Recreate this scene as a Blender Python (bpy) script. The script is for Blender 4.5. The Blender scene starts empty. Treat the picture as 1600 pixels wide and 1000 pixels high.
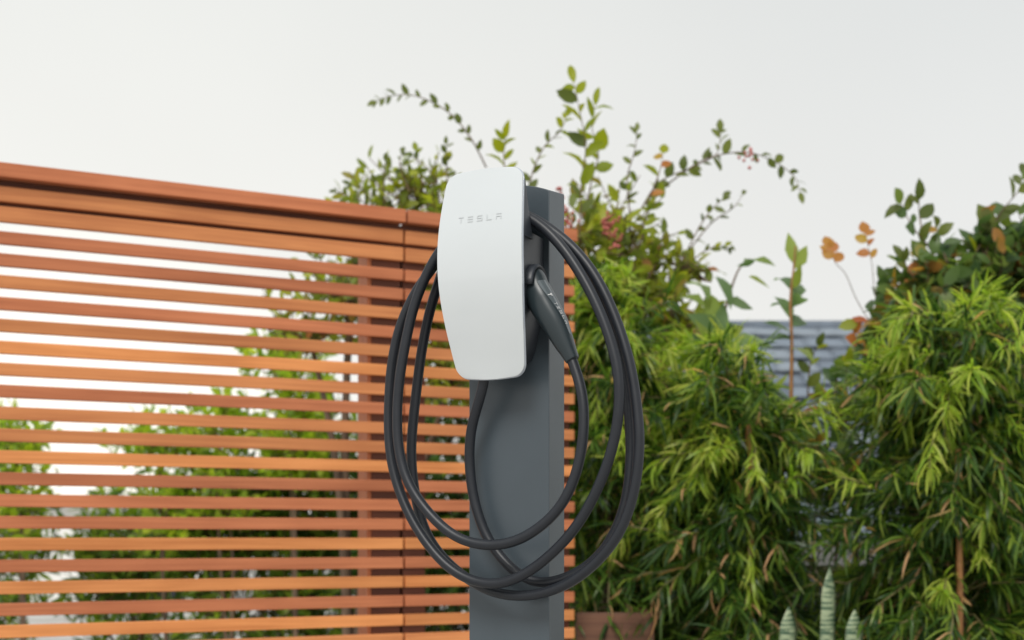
import bpy, bmesh, math, random
import numpy as np
from mathutils import Vector, Matrix

random.seed(7)
rng = np.random.default_rng(11)
R = math.radians
scene = bpy.context.scene
col = scene.collection

# ------------------------------------------------------------------ camera, sky, sun, exposure
H = 0.85                      # eye height
F = 2222.0                    # focal length in pixels of the 1600 px frame (50 mm on 36 mm)
cam_d = bpy.data.cameras.new('camera')
cam = bpy.data.objects.new('camera', cam_d)
col.objects.link(cam)
cam.location = (0, 0, H)
cam.rotation_euler = (R(90), 0, 0)
cam_d.lens = 50
cam_d.sensor_width = 36
cam_d.shift_y = 0.2125
cam_d.clip_start = 0.05
cam_d.clip_end = 900
cam_d.dof.use_dof = True
cam_d.dof.focus_distance = 2.31
cam_d.dof.aperture_fstop = 4.8
cam_d.dof.aperture_blades = 0
scene.camera = cam

SUN_EL, SUN_AZ = R(45), R(196)          # azimuth clockwise from +Y: behind the camera, to the left
world = bpy.data.worlds.new('World')
scene.world = world
world.use_nodes = True
wn, wl = world.node_tree.nodes, world.node_tree.links
wn.clear()
wout = wn.new('ShaderNodeOutputWorld')
bg = wn.new('ShaderNodeBackground')
sky = wn.new('ShaderNodeTexSky')
sky.sky_type = 'NISHITA'
sky.sun_disc = False
sky.sun_elevation = SUN_EL
sky.sun_rotation = SUN_AZ
sky.dust_density = 4.0
sky_s = wn.new('ShaderNodeVectorMath'); sky_s.operation = 'SCALE'; sky_s.inputs[3].default_value = 0.9
wl.new(sky.outputs[0], sky_s.inputs[0])
tc = wn.new('ShaderNodeTexCoord')
sep = wn.new('ShaderNodeSeparateXYZ')
wl.new(tc.outputs['Generated'], sep.inputs[0])
ramp = wn.new('ShaderNodeValToRGB')      # thin even cloud, paler towards the horizon
cr = ramp.color_ramp
cr.elements[0].position = 0.0; cr.elements[0].color = (9.55, 9.4, 9.05, 1)
cr.elements[1].position = 0.42; cr.elements[1].color = (7.75, 7.95, 7.85, 1)
wl.new(sep.outputs['Z'], ramp.inputs[0])
mx = wn.new('ShaderNodeMix'); mx.data_type = 'RGBA'
mx.inputs['Factor'].default_value = 0.93
wl.new(sky_s.outputs[0], mx.inputs[6]); wl.new(ramp.outputs[0], mx.inputs[7])
cl_n = wn.new('ShaderNodeTexNoise'); cl_n.inputs['Scale'].default_value = 2.2; cl_n.inputs['Detail'].default_value = 4
wl.new(tc.outputs['Generated'], cl_n.inputs['Vector'])
cl_m = wn.new('ShaderNodeMapRange'); cl_m.inputs[1].default_value = 0.3; cl_m.inputs[2].default_value = 0.7
cl_m.inputs[3].default_value = 0.965; cl_m.inputs[4].default_value = 1.03
wl.new(cl_n.outputs['Fac'], cl_m.inputs[0])
sc2 = wn.new('ShaderNodeVectorMath'); sc2.operation = 'SCALE'
wl.new(mx.outputs[2], sc2.inputs[0]); wl.new(cl_m.outputs[0], sc2.inputs[3])
nd = wn.new('ShaderNodeVectorMath'); nd.operation = 'DOT_PRODUCT'       # the veiled glow low in the sky, left of the view
nd.inputs[1].default_value = Vector((-0.42, 0.89, 0.10)).normalized()
wl.new(tc.outputs['Generated'], nd.inputs[0])
gm_ = wn.new('ShaderNodeMapRange'); gm_.interpolation_type = 'SMOOTHSTEP'
gm_.inputs[1].default_value = 0.72; gm_.inputs[2].default_value = 1.0; gm_.inputs[3].default_value = 0.0; gm_.inputs[4].default_value = 1.0
wl.new(nd.outputs['Value'], gm_.inputs[0])
gs = wn.new('ShaderNodeVectorMath'); gs.operation = 'SCALE'; gs.inputs[0].default_value = (0.95, 0.85, 0.62)
wl.new(gm_.outputs[0], gs.inputs[3])
ga = wn.new('ShaderNodeVectorMath'); ga.operation = 'ADD'
wl.new(sc2.outputs[0], ga.inputs[0]); wl.new(gs.outputs[0], ga.inputs[1])
nd2 = wn.new('ShaderNodeVectorMath'); nd2.operation = 'DOT_PRODUCT'      # its bright core, seen through the slats
nd2.inputs[1].default_value = Vector((-0.30, 1.0, 0.03)).normalized()
wl.new(tc.outputs['Generated'], nd2.inputs[0])
gm2 = wn.new('ShaderNodeMapRange'); gm2.interpolation_type = 'SMOOTHSTEP'
gm2.inputs[1].default_value = 0.976; gm2.inputs[2].default_value = 1.0; gm2.inputs[3].default_value = 0.0; gm2.inputs[4].default_value = 1.0
wl.new(nd2.outputs['Value'], gm2.inputs[0])
gs2 = wn.new('ShaderNodeVectorMath'); gs2.operation = 'SCALE'; gs2.inputs[0].default_value = (3.2, 2.8, 2.2)
wl.new(gm2.outputs[0], gs2.inputs[3])
ga2 = wn.new('ShaderNodeVectorMath'); ga2.operation = 'ADD'
wl.new(ga.outputs[0], ga2.inputs[0]); wl.new(gs2.outputs[0], ga2.inputs[1])
wl.new(ga2.outputs[0], bg.inputs[0])
bg.inputs[1].default_value = 0.1
wl.new(bg.outputs[0], wout.inputs[0])

sun_d = bpy.data.lights.new('sun', 'SUN')
sun_d.energy = 2.3
sun_d.angle = R(22)
sun_d.color = (1.0, 0.97, 0.92)
sun = bpy.data.objects.new('sun', sun_d)
col.objects.link(sun)
sdir = Vector((math.sin(SUN_AZ) * math.cos(SUN_EL), math.cos(SUN_AZ) * math.cos(SUN_EL), math.sin(SUN_EL)))
sun.rotation_euler = sdir.to_track_quat('Z', 'Y').to_euler()
sun.location = sdir * 20

vs = scene.view_settings
vs.view_transform = 'Standard'; vs.look = 'None'; vs.gamma = 1.0; vs.exposure = 0.0
vs.use_curve_mapping = False
scene.cycles.use_denoising = True
scene.cycles.max_bounces = 8
scene.cycles.transparent_max_bounces = 8
scene.cycles.sample_clamp_indirect = 8

# ------------------------------------------------------------------ helpers
def P(px, py, Y):
    """the point Y metres ahead of the camera that stands at pixel (px, py) of the 1600x1000 frame"""
    return Vector(((px - 800) / F * Y, Y, H + (840 - py) / F * Y))

def link(name, me, parent=None, label=None, cat=None, group=None, kind=None, loc=None):
    o = bpy.data.objects.new(name, me)
    col.objects.link(o)
    if parent is not None: o.parent = parent
    if loc is not None: o.location = loc
    if label: o['label'] = label
    if cat: o['category'] = cat
    if group: o['group'] = group
    if kind: o['kind'] = kind
    return o

def empty(name, loc, label, cat, group=None):
    o = link(name, None, None, label, cat, group, None, loc)
    o.empty_display_size = 0.1
    return o

def mesh_np(name, V, faces, mat, smooth=False):
    """V (n,3) array, faces: (m,k) int array or list of such arrays"""
    if not isinstance(faces, (list, tuple)): faces = [faces]
    faces = [np.asarray(f, dtype=np.int32) for f in faces if len(f)]
    me = bpy.data.meshes.new(name)
    me.vertices.add(len(V))
    me.vertices.foreach_set('co', np.asarray(V, dtype=np.float32).ravel())
    idx = np.concatenate([f.ravel() for f in faces])
    tot = np.concatenate([np.full(len(f), f.shape[1], dtype=np.int32) for f in faces])
    start = np.concatenate([[0], np.cumsum(tot)[:-1]]).astype(np.int32)
    me.loops.add(len(idx)); me.loops.foreach_set('vertex_index', idx)
    me.polygons.add(len(tot)); me.polygons.foreach_set('loop_start', start)
    me.polygons.foreach_set('loop_total', tot)
    if smooth: me.polygons.foreach_set('use_smooth', np.ones(len(tot), dtype=bool))
    me.update(calc_edges=True)
    if mat: me.materials.append(mat)
    return me

def bm_mesh(name, bm, mat, smooth=False, bevel=0.0, seg=2):
    if bevel > 0:
        bmesh.ops.bevel(bm, geom=list(bm.edges), offset=bevel, segments=seg, affect='EDGES', profile=0.5)
    bmesh.ops.recalc_face_normals(bm, faces=bm.faces)
    me = bpy.data.meshes.new(name)
    bm.to_mesh(me); bm.free()
    if smooth:
        for p in me.polygons: p.use_smooth = True
    if mat: me.materials.append(mat)
    return me

def box_bm(x0, x1, y0, y1, z0, z1, bm=None):
    bm = bm or bmesh.new()
    r = bmesh.ops.create_cube(bm, size=1.0)
    for v in r['verts']:
        v.co = Vector(((x0 + x1) / 2 + v.co.x * (x1 - x0), (y0 + y1) / 2 + v.co.y * (y1 - y0), (z0 + z1) / 2 + v.co.z * (z1 - z0)))
    return bm

def catmull(pts, n=8):
    pts = [np.array(p, float) for p in pts]
    out = []
    for i in range(len(pts) - 1):
        p0 = pts[max(i - 1, 0)]; p1 = pts[i]; p2 = pts[i + 1]; p3 = pts[min(i + 2, len(pts) - 1)]
        for k in range(n):
            t = k / n
            out.append(0.5 * ((2 * p1) + (-p0 + p2) * t + (2 * p0 - 5 * p1 + 4 * p2 - p3) * t * t + (-p0 + 3 * p1 - 3 * p2 + p3) * t ** 3))
    out.append(pts[-1])
    return np.array(out)

def smooth_path(p, it=6):
    p = p.copy()
    for _ in range(it):
        p[1:-1] = p[1:-1] * 0.5 + (p[:-2] + p[2:]) * 0.25
    return p

def tube(pts, rad, sides=10, cap=True):
    """swept tube; returns V, faces lists"""
    pts = np.asarray(pts, float)
    n = len(pts)
    rad = np.broadcast_to(np.asarray(rad, float), (n,))
    T = np.gradient(pts, axis=0); T /= np.linalg.norm(T, axis=1)[:, None] + 1e-12
    a = np.array([0, 0, 1.0]) if abs(T[0][2]) < 0.9 else np.array([1.0, 0, 0])
    nrm = np.cross(T[0], a); nrm /= np.linalg.norm(nrm)
    V = []
    ang = np.linspace(0, 2 * np.pi, sides, endpoint=False)
    for i in range(n):
        nrm = nrm - T[i] * nrm.dot(T[i]); nrm /= np.linalg.norm(nrm) + 1e-12
        b = np.cross(T[i], nrm)
        V.append(pts[i] + rad[i] * (np.cos(ang)[:, None] * nrm + np.sin(ang)[:, None] * b))
    V = np.concatenate(V)
    q = []
    for i in range(n - 1):
        for k in range(sides):
            k2 = (k + 1) % sides
            q.append((i * sides + k, i * sides + k2, (i + 1) * sides + k2, (i + 1) * sides + k))
    fs = [np.array(q)]
    if cap:
        fs.append(np.array([list(range(sides))[::-1], [(n - 1) * sides + k for k in range(sides)]]))
    return V, fs

class Acc:
    """collects pieces for one mesh"""
    def __init__(s): s.V = []; s.f = {}; s.n = 0
    def add(s, V, fs):
        for f in fs:
            f = np.asarray(f)
            if len(f): s.f.setdefault(f.shape[1], []).append(f + s.n)
        s.V.append(np.asarray(V)); s.n += len(V)
    def mesh(s, name, mat, smooth=False):
        return mesh_np(name, np.concatenate(s.V), [np.concatenate(v) for v in s.f.values()], mat, smooth)

# ------------------------------------------------------------------ materials
def new_mat(name):
    m = bpy.data.materials.new(name); m.use_nodes = True
    nt = m.node_tree
    return m, nt.nodes, nt.links, nt.nodes['Principled BSDF']

def plain(name, c, rough=0.5, metal=0.0, spec=0.5, coat=0.0, noise=0.0, nscale=40.0, bump=0.0, bscale=300.0):
    m, n, l, b = new_mat(name)
    b.inputs['Base Color'].default_value = (*c, 1); b.inputs['Roughness'].default_value = rough
    b.inputs['Metallic'].default_value = metal; b.inputs['Specular IOR Level'].default_value = spec
    b.inputs['Coat Weight'].default_value = coat; b.inputs['Coat Roughness'].default_value = 0.05
    t = n.new('ShaderNodeTexCoord')
    if noise > 0:
        x = n.new('ShaderNodeTexNoise'); x.inputs['Scale'].default_value = nscale; x.inputs['Detail'].default_value = 6
        l.new(t.outputs['Object'], x.inputs['Vector'])
        mr = n.new('ShaderNodeMapRange'); mr.inputs[1].default_value = 0.25; mr.inputs[2].default_value = 0.75
        mr.inputs[3].default_value = 1 - noise; mr.inputs[4].default_value = 1 + noise
        l.new(x.outputs['Fac'], mr.inputs[0])
        s = n.new('ShaderNodeVectorMath'); s.operation = 'SCALE'; s.inputs[0].default_value = c
        l.new(mr.outputs[0], s.inputs[3]); l.new(s.outputs[0], b.inputs['Base Color'])
        mr2 = n.new('ShaderNodeMapRange'); mr2.inputs[1].default_value = 0.25; mr2.inputs[2].default_value = 0.75
        mr2.inputs[3].default_value = max(rough - noise * .4, .02); mr2.inputs[4].default_value = min(rough + noise * .4, 1)
        l.new(x.outputs['Fac'], mr2.inputs[0]); l.new(mr2.outputs[0], b.inputs['Roughness'])
    if bump > 0:
        x2 = n.new('ShaderNodeTexNoise'); x2.inputs['Scale'].default_value = bscale; x2.inputs['Detail'].default_value = 3
        l.new(t.outputs['Object'], x2.inputs['Vector'])
        bp = n.new('ShaderNodeBump'); bp.inputs['Strength'].default_value = bump; bp.inputs['Distance'].default_value = 0.001
        l.new(x2.outputs['Fac'], bp.inputs['Height']); l.new(bp.outputs[0], b.inputs['Normal'])
    return m

def wood(name, dark, light, axis_scale=(1.2, 60, 45), rough=0.55):
    m, n, l, b = new_mat(name)
    t = n.new('ShaderNodeTexCoord'); oi = n.new('ShaderNodeObjectInfo')
    off = n.new('ShaderNodeVectorMath'); off.operation = 'SCALE'; off.inputs[0].default_value = (31, 17, 23)
    l.new(oi.outputs['Random'], off.inputs[3])
    ad = n.new('ShaderNodeVectorMath'); ad.operation = 'ADD'
    l.new(t.outputs['Object'], ad.inputs[0]); l.new(off.outputs[0], ad.inputs[1])
    mp = n.new('ShaderNodeMapping'); mp.inputs['Scale'].default_value = axis_scale
    l.new(ad.outputs[0], mp.inputs[0])
    x = n.new('ShaderNodeTexNoise'); x.inputs['Scale'].default_value = 1.6; x.inputs['Detail'].default_value = 7; x.inputs['Distortion'].default_value = 0.7
    l.new(mp.outputs[0], x.inputs['Vector'])
    mp2 = n.new('ShaderNodeMapping'); mp2.inputs['Scale'].default_value = (2.5, 5, 6)
    l.new(ad.outputs[0], mp2.inputs[0])
    y = n.new('ShaderNodeTexNoise'); y.inputs['Scale'].default_value = 1.0; y.inputs['Detail'].default_value = 3
    l.new(mp2.outputs[0], y.inputs['Vector'])
    av = n.new('ShaderNodeMath'); av.operation = 'MULTIPLY_ADD'; av.inputs[1].default_value = 0.45
    l.new(y.outputs['Fac'], av.inputs[0])
    hf = n.new('ShaderNodeMath'); hf.operation = 'MULTIPLY'; hf.inputs[1].default_value = 0.55
    l.new(x.outputs['Fac'], hf.inputs[0]); l.new(hf.outputs[0], av.inputs[2])
    rp = n.new('ShaderNodeValToRGB')
    rp.color_ramp.elements[0].position = 0.37; rp.color_ramp.elements[0].color = (*dark, 1)
    rp.color_ramp.elements[1].position = 0.62; rp.color_ramp.elements[1].color = (*light, 1)
    l.new(av.outputs[0], rp.inputs[0])
    vr = n.new('ShaderNodeMapRange'); vr.inputs[3].default_value = 0.88; vr.inputs[4].default_value = 1.1
    l.new(oi.outputs['Random'], vr.inputs[0])
    ml = n.new('ShaderNodeVectorMath'); ml.operation = 'SCALE'
    l.new(rp.outputs[0], ml.inputs[0]); l.new(vr.outputs[0], ml.inputs[3])
    l.new(ml.outputs[0], b.inputs['Base Color'])
    b.inputs['Roughness'].default_value = rough; b.inputs['Specular IOR Level'].default_value = 0.35
    bp = n.new('ShaderNodeBump'); bp.inputs['Strength'].default_value = 0.6; bp.inputs['Distance'].default_value = 0.002
    l.new(x.outputs['Fac'], bp.inputs['Height']); l.new(bp.outputs[0], b.inputs['Normal'])
    return m

def leaf_mat(name, stops, trans=0.4, rough=0.45, spec=0.35, tgain=1.3):
    """stops: list of (pos, colour) picked at random for each leaf"""
    m, n, l, b = new_mat(name)
    out = n['Material Output']
    g = n.new('ShaderNodeNewGeometry'); oi = n.new('ShaderNodeObjectInfo')
    ad = n.new('ShaderNodeMath'); ad.operation = 'ADD'
    l.new(g.outputs['Random Per Island'], ad.inputs[0]); l.new(oi.outputs['Random'], ad.inputs[1])
    fr = n.new('ShaderNodeMath'); fr.operation = 'FRACT'; l.new(ad.outputs[0], fr.inputs[0])
    rp = n.new('ShaderNodeValToRGB')
    e = rp.color_ramp.elements
    e[0].position = stops[0][0]; e[0].color = (*stops[0][1], 1)
    e[1].position = stops[-1][0]; e[1].color = (*stops[-1][1], 1)
    for p_, c_ in stops[1:-1]:
        k = e.new(p_); k.color = (*c_, 1)
    l.new(fr.outputs[0], rp.inputs[0])
    l.new(rp.outputs[0], b.inputs['Base Color'])
    b.inputs['Roughness'].default_value = rough; b.inputs['Specular IOR Level'].default_value = spec
    tr = n.new('ShaderNodeBsdfTranslucent')
    gm = n.new('ShaderNodeVectorMath'); gm.operation = 'MULTIPLY'; gm.inputs[1].default_value = (tgain * 1.05, tgain * 1.1, tgain * 0.6)
    l.new(rp.outputs[0], gm.inputs[0]); l.new(gm.outputs[0], tr.inputs[0])
    ms = n.new('ShaderNodeMixShader'); ms.inputs[0].default_value = trans
    l.new(b.outputs[0], ms.inputs[1]); l.new(tr.outputs[0], ms.inputs[2])
    l.new(ms.outputs[0], out.inputs['Surface'])
    return m

M = {}
M['white_glass'] = plain('white_glass', (0.60, 0.635, 0.655), 0.09, spec=0.5, coat=0.6, noise=0.02, nscale=6)
M['glass_edge'] = plain('glass_edge', (0.42, 0.46, 0.52), 0.2, spec=0.6)
M['letter_grey'] = plain('letter_grey', (0.535, 0.56, 0.575), 0.35)
M['dark_plastic'] = plain('dark_plastic', (0.028, 0.033, 0.042), 0.42, noise=0.08, nscale=30, bump=0.12, bscale=900)
M['handle_plastic'] = plain('handle_plastic', (0.02, 0.03, 0.035), 0.34, noise=0.06, nscale=25, bump=0.05, bscale=900)
M['gloss_strip'] = plain('gloss_strip', (0.10, 0.12, 0.13), 0.18, coat=0.5)
M['letter_white'] = plain('letter_white', (0.8, 0.8, 0.8), 0.4)
M['cable_rubber'] = plain('cable_rubber', (0.012, 0.0145, 0.020), 0.42, spec=0.45, noise=0.10, nscale=60, bump=0.08, bscale=700)
M['post_paint'] = plain('post_paint', (0.056, 0.073, 0.087), 0.33, spec=0.6, noise=0.05, nscale=14, bump=0.15, bscale=1100)
M['wood_honey'] = wood('wood_honey', (0.50, 0.175, 0.052), (0.72, 0.285, 0.095))
M['wood_amber'] = wood('wood_amber', (0.46, 0.16, 0.056), (0.64, 0.25, 0.09))
M['wood_red'] = wood('wood_red', (0.37, 0.115, 0.048), (0.53, 0.183, 0.08))
M['wood_back_shaded'] = wood('wood_back_shaded', (0.10, 0.034, 0.019), (0.17, 0.06, 0.032))  # shade on the posts behind the slats is put into this colour
M['wood_post_lit'] = wood('wood_post_lit', (0.44, 0.15, 0.06), (0.60, 0.225, 0.095), axis_scale=(45, 60, 1.2))  # lighter tone carries the light on the post's left side
M['wood_grey'] = wood('wood_grey', (0.10, 0.045, 0.028), (0.20, 0.095, 0.055))
M['bark'] = wood('bark', (0.07, 0.045, 0.03), (0.17, 0.115, 0.075), axis_scale=(20, 20, 6), rough=0.85)
M['twig'] = plain('twig', (0.14, 0.085, 0.05), 0.7, noise=0.3, nscale=30)
M['green_twig'] = plain('green_twig', (0.15, 0.13, 0.05), 0.6, noise=0.3, nscale=30)
M['bamboo'] = plain('bamboo', (0.30, 0.135, 0.045), 0.5, noise=0.25, nscale=25)
M['tie'] = plain('tie', (0.01, 0.10, 0.06), 0.5)
M['soil'] = plain('soil', (0.045, 0.03, 0.02), 0.95, noise=0.5, nscale=25, bump=0.9, bscale=60)
M['ground'] = plain('ground', (0.46, 0.445, 0.42), 0.95, noise=0.4, nscale=1.4, bump=0.6, bscale=50)
M['stone'] = plain('stone', (0.22, 0.24, 0.26), 0.8, noise=0.35, nscale=18, bump=0.8, bscale=80)
M['dark_stone'] = plain('dark_stone', (0.075, 0.08, 0.08), 0.75, noise=0.4, nscale=14, bump=0.8, bscale=70)
M['tile_a'] = plain('tile_a', (0.17, 0.205, 0.25), 0.75, noise=0.22, nscale=7, bump=0.6, bscale=60)
M['tile_b'] = plain('tile_b', (0.21, 0.245, 0.285), 0.75, noise=0.22, nscale=7, bump=0.6, bscale=60)
M['tile_c'] = plain('tile_c', (0.135, 0.165, 0.205), 0.75, noise=0.22, nscale=7, bump=0.6, bscale=60)
M['fascia'] = plain('fascia', (0.12, 0.12, 0.115), 0.6, noise=0.15)
M['stucco'] = plain('stucco', (0.30, 0.27, 0.2), 0.9, noise=0.12, nscale=9, bump=0.6, bscale=120)
M['white_stucco'] = plain('white_stucco', (0.8, 0.79, 0.76), 0.9, noise=0.05, nscale=5, bump=0.5, bscale=100)
M['dark_glass'] = plain('dark_glass', (0.02, 0.025, 0.03), 0.08)
M['berry'] = plain('berry', (0.46, 0.12, 0.10), 0.4, noise=0.3, nscale=40)

LM = {}
LM['shrub'] = leaf_mat('shrub_leaf', [(0.0, (0.13, 0.17, 0.032)), (0.4, (0.23, 0.28, 0.04)), (0.8, (0.40, 0.43, 0.045)), (0.95, (0.24, 0.20, 0.045)), (1.0, (0.40, 0.13, 0.05))], 0.5, tgain=1.6)
LM['hedge'] = leaf_mat('hedge_leaf', [(0.0, (0.045, 0.095, 0.02)), (0.45, (0.12, 0.2, 0.03)), (1.0, (0.34, 0.43, 0.05))], 0.55, tgain=1.7)
LM['hedge_shaded'] = leaf_mat('hedge_shaded_leaf', [(0.0, (0.02, 0.05, 0.015)), (0.5, (0.05, 0.10, 0.022)), (0.9, (0.11, 0.18, 0.03)), (1.0, (0.28, 0.36, 0.05))], 0.45, tgain=1.5)  # hedge tones lowered, shadow low in the foliage put into leaf colour
LM['lime'] = leaf_mat('lime_leaf', [(0.0, (0.16, 0.25, 0.03)), (0.5, (0.30, 0.40, 0.04)), (1.0, (0.48, 0.52, 0.06))], 0.6, tgain=1.7)
LM['pine'] = leaf_mat('fern_pine_leaf', [(0.0, (0.014, 0.04, 0.010)), (0.4, (0.045, 0.105, 0.018)), (0.75, (0.12, 0.205, 0.03)), (0.955, (0.24, 0.32, 0.05)), (0.965, (0.52, 0.30, 0.16)), (1.0, (0.6, 0.36, 0.19))], 0.45, rough=0.36, spec=0.4, tgain=1.7)
LM['pine_tip'] = leaf_mat('fern_pine_lit_new_leaf', [(0.0, (0.21, 0.34, 0.035)), (0.6, (0.36, 0.46, 0.06)), (1.0, (0.54, 0.55, 0.14))], 0.5, rough=0.4, tgain=1.6)  # lime of young leaves, also carrying the light on the crown tops
LM['sprig_lime'] = leaf_mat('sprig_lime_leaf', [(0.0, (0.20, 0.25, 0.012)), (1.0, (0.32, 0.34, 0.02))], 0.55, tgain=1.6)
LM['sprig_dark'] = leaf_mat('sprig_dark_leaf', [(0.0, (0.09, 0.12, 0.035)), (1.0, (0.17, 0.2, 0.05))], 0.5, tgain=1.5)
LM['sprig_red'] = leaf_mat('sprig_red_leaf', [(0.0, (0.42, 0.10, 0.05)), (0.5, (0.50, 0.22, 0.06)), (1.0, (0.48, 0.32, 0.05))], 0.5, tgain=1.5)
LM['broad'] = leaf_mat('broad_leaf', [(0.0, (0.13, 0.21, 0.11)), (0.6, (0.19, 0.28, 0.12)), (1.0, (0.32, 0.38, 0.05))], 0.5, rough=0.35, tgain=1.5)
LM['oval'] = leaf_mat('oval_leaf', [(0.0, (0.06, 0.11, 0.05)), (0.5, (0.12, 0.19, 0.06)), (0.84, (0.2, 0.26, 0.05)), (0.93, (0.42, 0.18, 0.07)), (1.0, (0.48, 0.28, 0.06))], 0.46, rough=0.33, tgain=1.5)

def snake_mat():
    m, n, l, b = new_mat('snake_leaf')
    t = n.new('ShaderNodeTexCoord')
    mp = n.new('ShaderNodeMapping'); mp.inputs['Scale'].default_value = (14, 14, 110)
    l.new(t.outputs['Object'], mp.inputs[0])
    w = n.new('ShaderNodeTexNoise'); w.inputs['Scale'].default_value = 1.0; w.inputs['Detail'].default_value = 4; w.inputs['Distortion'].default_value = 0.6
    l.new(mp.outputs[0], w.inputs['Vector'])
    rp = n.new('ShaderNodeValToRGB')
    rp.color_ramp.elements[0].position = 0.42; rp.color_ramp.elements[0].color = (0.05, 0.10, 0.055, 1)
    rp.color_ramp.elements[1].position = 0.56; rp.color_ramp.elements[1].color = (0.30, 0.36, 0.22, 1)
    l.new(w.outputs['Fac'], rp.inputs[0]); l.new(rp.outputs[0], b.inputs['Base Color'])
    b.inputs['Roughness'].default_value = 0.4
    return m
M['snake'] = snake_mat()

# ------------------------------------------------------------------ ground
g = mesh_np('ground', np.array([(-200, -60, 0), (200, -60, 0), (200, 400, 0), (-200, 400, 0)], float), np.array([[0, 1, 2, 3]]), M['ground'])
link('ground', g, kind='structure')

# ------------------------------------------------------------------ slatted fence
FA = np.array([-0.359, 4.75]); FD = np.array([0.884, 0.467]); FD = FD / np.linalg.norm(FD)
FROT = math.atan2(FD[1], FD[0])

def fence_panel(label, t0, t1, posts, seed, post_lit_sides=()):
    """local x along the fence, local -y towards the camera, z up"""
    rnd = random.Random(seed)
    o = empty('fence_panel', (FA[0], FA[1], 0), label, 'fence', 'slatted fence panels')
    o.rotation_euler = (0, 0, FROT)
    L = t1 - t0
    cache = {}
    def slat_mesh(mat, h, d):
        k = (mat, h, d)
        if k not in cache:
            cache[k] = bm_mesh('slat', box_bm(-L / 2, L / 2, 0, d, -h / 2, h / 2), M[mat], bevel=0.002)
        return cache[k]
    rows = [(1.9416, 1.899, 0.062, -0.022), (1.877, 1.832, 0.022, 0), (1.818, 1.773, 0.022, 0)]
    z = 1.7455
    while z > 0.06:
        rows.append((z, z - 0.0375, 0.022, 0)); z -= 0.0640
    seq = ['wood_red', 'wood_amber', 'wood_amber', 'wood_red', 'wood_red', 'wood_amber', 'wood_red', 'wood_amber', 'wood_honey', 'wood_amber', 'wood_red',
           'wood_amber', 'wood_amber', 'wood_honey', 'wood_red', 'wood_red', 'wood_red', 'wood_honey', 'wood_red', 'wood_honey', 'wood_red', 'wood_honey', 'wood_amber']
    for i, (za, zb, d, y) in enumerate(rows):
        mat = seq[i] if i < len(seq) else rnd.choice(seq)
        s = link('slat', slat_mesh(mat, round(za - zb, 4), d), o)
        s.location = ((t0 + t1) / 2, y + rnd.uniform(-.0012, .0012), (za + zb) / 2)
        s.rotation_euler = (rnd.uniform(-.01, .01), rnd.uniform(-.0006, .0006), 0)
    link('top_rail', bm_mesh('top_rail', box_bm(t0 - .0032, t1 + .0032, .0255, .062, 1.803, 1.897), M['wood_back_shaded'], bevel=.002), o)
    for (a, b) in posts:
        link('post', bm_mesh('post', box_bm(a, b, .064 if False else .0255, .118, 0.0, 1.800), M['wood_back_shaded'], bevel=.003), o)
    for (a, b) in post_lit_sides:
        link('post_lit_side', bm_mesh('post_lit_side', box_bm(a, b, .0265, .112, 0.0, 1.800), M['wood_post_lit'], bevel=.002), o)  # added strip, coloured as the post's lit left face
    return o

fence_panel('long slatted red cedar fence panel filling the left side', -2.35, -0.004, [(-0.108, -0.0045), (-2.34, -2.24)], 3, [(-0.1225, -0.1085)])
fence_panel('short slatted cedar fence panel directly behind the charger post', 0.004, 0.658, [(0.0045, 0.088), (0.572, 0.652)], 5)

# ------------------------------------------------------------------ charger pedestal
TH = R(26.5)
U = np.array([math.cos(TH), -math.sin(TH), 0]); N = np.array([-math.sin(TH), -math.cos(TH), 0]); Z = np.array([0, 0, 1.0])
YC = 2.38
C0 = np.array([58 / F * YC, YC, 0])
kL = -67 / F
PW = (C0[0] - kL * C0[1]) / (U[0] - kL * U[1])
kB = 82 / F
PD = (kB * C0[1] - C0[0]) / (-N[0] + kB * N[1])
O = C0 - U * PW / 2                       # centre of the post's front face at the ground
ROT = Matrix(((U[0], -N[0], 0), (U[1], -N[1], 0), (0, 0, 1))).to_4x4()   # local x = U, local y = -N (into the post)

def place(o):
    o.matrix_world = Matrix.Translation(Vector(O)) @ ROT

def ppx(px, py, D):
    """pixel -> local (s, -D, z) on the plane D in front of the post's face"""
    k = (px - 800) / F
    s = (k * (O[1] + D * N[1]) - O[0] - D * N[0]) / (U[0] - k * U[1])
    y = O[1] + s * U[1] + D * N[1]
    return np.array([s, -D, H + (840 - py) / F * y])

ped = empty('charger_post', (0, 0, 0), 'slate grey metal post carrying the white wall charger', 'post')
place(ped)
# body: crowned top, thin-walled looking edges
zc = ppx(858, 297, 0)[2]
bm = bmesh.new()
ns = 24
prof = []
for i in range(ns + 1):
    s = -PW / 2 + PW * i / ns
    prof.append((s, zc + 0.0155 * (1 - (2 * s / PW) ** 2)))
front = [bm.verts.new((s, 0, z)) for s, z in prof] + [bm.verts.new((PW / 2, 0, 0)), bm.verts.new((-PW / 2, 0, 0))]
back = [bm.verts.new((s, PD, z + 0.006)) for s, z in prof] + [bm.verts.new((PW / 2, PD, 0)), bm.verts.new((-PW / 2, PD, 0))]
bm.faces.new(front); bm.faces.new(back[::-1])
nn = len(front)
for i in range(nn):
    bm.faces.new((front[i], back[i], back[(i + 1) % nn], front[(i + 1) % nn]))
bmesh.ops.recalc_face_normals(bm, faces=bm.faces)
ed = [e for e in bm.edges if abs(e.calc_face_angle(0)) > 0.6]
bmesh.ops.bevel(bm, geom=ed, offset=0.0016, segments=3, affect='EDGES', profile=0.5)
link('post_body', bm_mesh('post_body', bm, M['post_paint']), ped)
link('base_plate', bm_mesh('base_plate', box_bm(-PW / 2 - .05, PW / 2 + .05, -.05, PD + .05, 0.0005, .012), M['post_paint'], bevel=.002), ped)
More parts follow.
